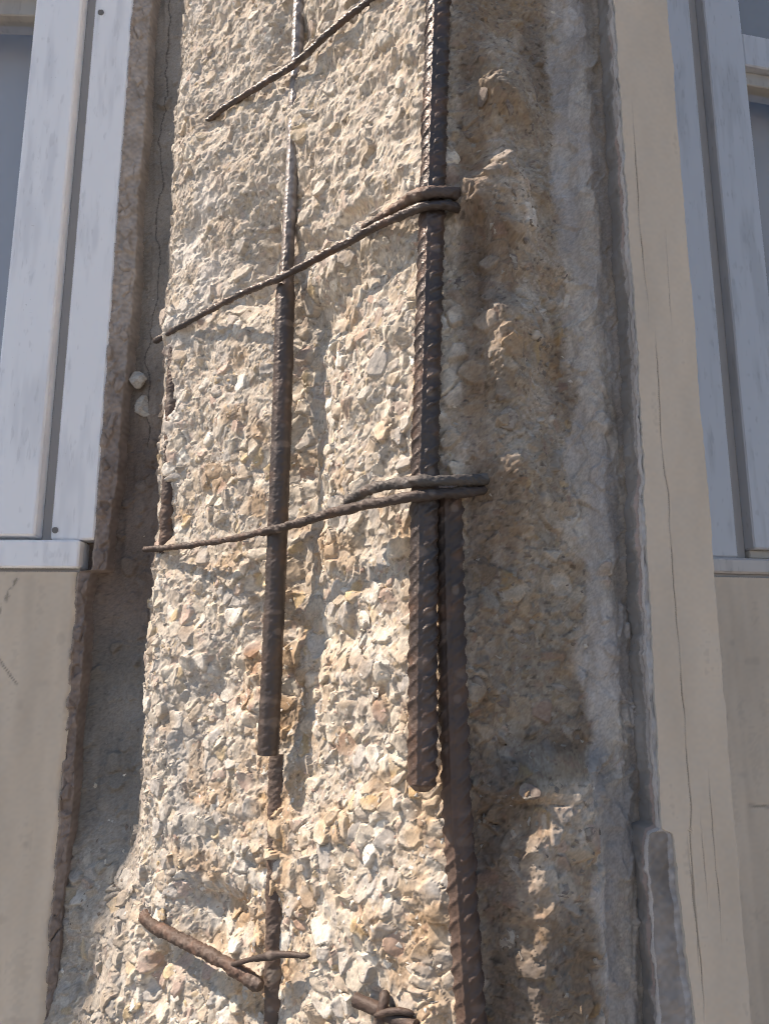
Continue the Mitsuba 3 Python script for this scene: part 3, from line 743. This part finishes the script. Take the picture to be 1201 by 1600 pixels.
# ------------------------------------------------------------------ stirrups (the thin hoops round the bars)
stc = lambda v, s: rust_colour(v, s, (.060, .047, .041), (.115, .072, .052), (.20, .165, .14))
hookc = lambda v, s: rust_colour(v, s, (.078, .072, .067), (.115, .085, .068), (.21, .195, .18))
GS = None
bar_thing('stirrup', 'lowest whole steel hoop, crossing both bars, with a flattened hook round the corner bar', 'steel hoop', GS, None, None,
    [('rod', tube([(-0.2620, 0.8320, 0.1200), (-0.2350, 0.8000, 0.1165), (-0.1900, 0.7507, 0.1124), (-0.1450, 0.7040, 0.1105), (-0.1025, 0.6630, 0.1119), (-0.0720, 0.6340, 0.1140), (-0.0420, 0.6040, 0.1165), (-0.0100, 0.5620, 0.1158), (0.0143, 0.5330, 0.1135), (0.0285, 0.5285, 0.1150), (0.0448, 0.5320, 0.1170), (0.0672, 0.5440, 0.1212), (0.0800, 0.5560, 0.1260), (0.0920, 0.5850, 0.1300)], lambda t: .0029 + .0010 * sstep(.20, .30, t), 53, lumps=.0014, rough=.0008, sides=24, smooth=7, colour=stc), 'mat_rust'),
     ('hook', tube([(-0.0318, 0.6000, 0.1238), (-0.0230, 0.5860, 0.1262), (-0.0080, 0.5610, 0.1278), (0.0071, 0.5445, 0.1268), (0.0224, 0.5290, 0.1255), (0.0366, 0.5275, 0.1255), (0.0509, 0.5305, 0.1262), (0.0692, 0.5425, 0.1292), (0.0840, 0.5570, 0.1335), (0.0920, 0.5850, 0.1360)], lambda t: .0041 + 0 * t, 63, lumps=.0018, rough=.0010, sides=24, smooth=6, ends=(.8, 0), colour=hookc), 'mat_rust')])
bar_thing('stirrup', 'middle steel hoop slanting up the face to a rusty twist at the corner bar', 'steel hoop', GS, None, None,
    [('rod', tube([(-0.2650, 0.8350, 0.3640), (-0.2400, 0.8040, 0.3607), (-0.1800, 0.7428, 0.3590), (-0.1350, 0.6950, 0.3545), (-0.0985, 0.6615, 0.3505), (-0.0452, 0.6120, 0.3508), (-0.0056, 0.5750, 0.3520), (0.0143, 0.5495, 0.3455), (0.0265, 0.5320, 0.3415), (0.0428, 0.5305, 0.3425), (0.0590, 0.5445, 0.3480), (0.0760, 0.5600, 0.3560), (0.0880, 0.5900, 0.3600)], lambda t: .0031 + .0004 * sstep(.25, .35, t), 73, lumps=.0013, rough=.0008, sides=24, smooth=7, colour=stc), 'mat_steel'),
     ('hook', tube([(-0.0200, 0.5980, 0.3620), (-0.0040, 0.5760, 0.3600), (0.0132, 0.5515, 0.3560), (0.0265, 0.5320, 0.3525), (0.0417, 0.5295, 0.3530), (0.0570, 0.5420, 0.3580), (0.0720, 0.5530, 0.3640), (0.0860, 0.5850, 0.3700)], lambda t: .0030 + .0018 * sstep(.03, .08, t), 83, lumps=.0018, rough=.0010, sides=24, smooth=6, ends=(.8, 0), colour=lambda v, s: rust_colour(v, s, (.09, .07, .06), (.22, .135, .09), (.30, .25, .21))), 'mat_rust')])
bar_thing('stirrup', 'topmost steel hoop, half buried at its left end, rising to the upper picture edge', 'steel hoop', GS,
    tube([(-0.2500, 0.8220, 0.6030), (-0.2300, 0.7995, 0.6050), (-0.2050, 0.7770, 0.6040), (-0.1774, 0.7506, 0.6035), (-0.0905, 0.6680, 0.5850), (-0.0489, 0.6281, 0.5893), (-0.0060, 0.5880, 0.5890), (0.0224, 0.5395, 0.5850), (0.0448, 0.5300, 0.5860), (0.0631, 0.5445, 0.5920), (0.0780, 0.5620, 0.5970)], .0031, 93, lumps=.0012, rough=.0008, sides=24, smooth=7, colour=stc), 'mat_steel')
bar_thing('stirrup', 'short thick broken piece of bar slanting down to the right near the bottom left', 'steel bar', GS,
    tube([(-.2340, .808, -.2405), (-.2222, .788, -.2445), (-.1689, .7330, -.2440), (-.1277, .6960, -.2475), (-.0990, .6760, -.2560)], .0055, 103, lumps=.0022, rough=.0012, sides=30, smooth=6, ends=(.5, .3), colour=lambda v, s: rust_colour(v, s, (.085, .062, .05), (.16, .095, .068), (.25, .2, .17))), 'mat_rust')
bar_thing('tie_wire', 'thin bent wire lying across the sunken bar near the bottom of the face', 'wire', None,
    tube([(-.1290, .6970, -.2475), (-.1235, .6888, -.2445), (-.1120, .680, -.2380), (-.1033, .6740, -.2345), (-.0806, .6570, -.2255), (-.0660, .6480, -.2235), (-.0568, .6430, -.2220)], lambda t: .0021 + .0012 * np.exp(-((t - .055) / .012) ** 2), 113, lumps=.0007, rough=.0003, sides=18, smooth=4, ends=(.5, .8), colour=stc), 'mat_rust')
bar_thing('bar_stub', 'broken rusty bar stub with crossing wires at the bottom edge of the picture', 'steel bar', None, None, None,
    [('stub', tube([(-0.0206, 0.5980, -0.2350), (-0.0114, 0.5920, -0.2358), (-0.0024, 0.5840, -0.2362), (0.0084, 0.5750, -0.2377), (0.0202, 0.5660, -0.2389)], .0048, 123, lumps=.0008, sides=24, smooth=3, colour=stc), 'mat_rust'),
     ('wire', tube([(0.0011, 0.5900, -0.2257), (-0.0011, 0.5790, -0.2311), (-0.0046, 0.5810, -0.2429), (-0.0056, 0.5950, -0.2608)], .0036, 133, lumps=.0012, sides=18, smooth=3, ends=(.8, 0), colour=stc), 'mat_rust'),
     ('wire', tube([(-0.0067, 0.5780, -0.2370), (0.0019, 0.5740, -0.2330), (0.0105, 0.5700, -0.2302), (0.0203, 0.5680, -0.2317)], .0022, 143, lumps=.0008, sides=16, smooth=3, ends=(.5, .8), colour=stc), 'mat_rust')])
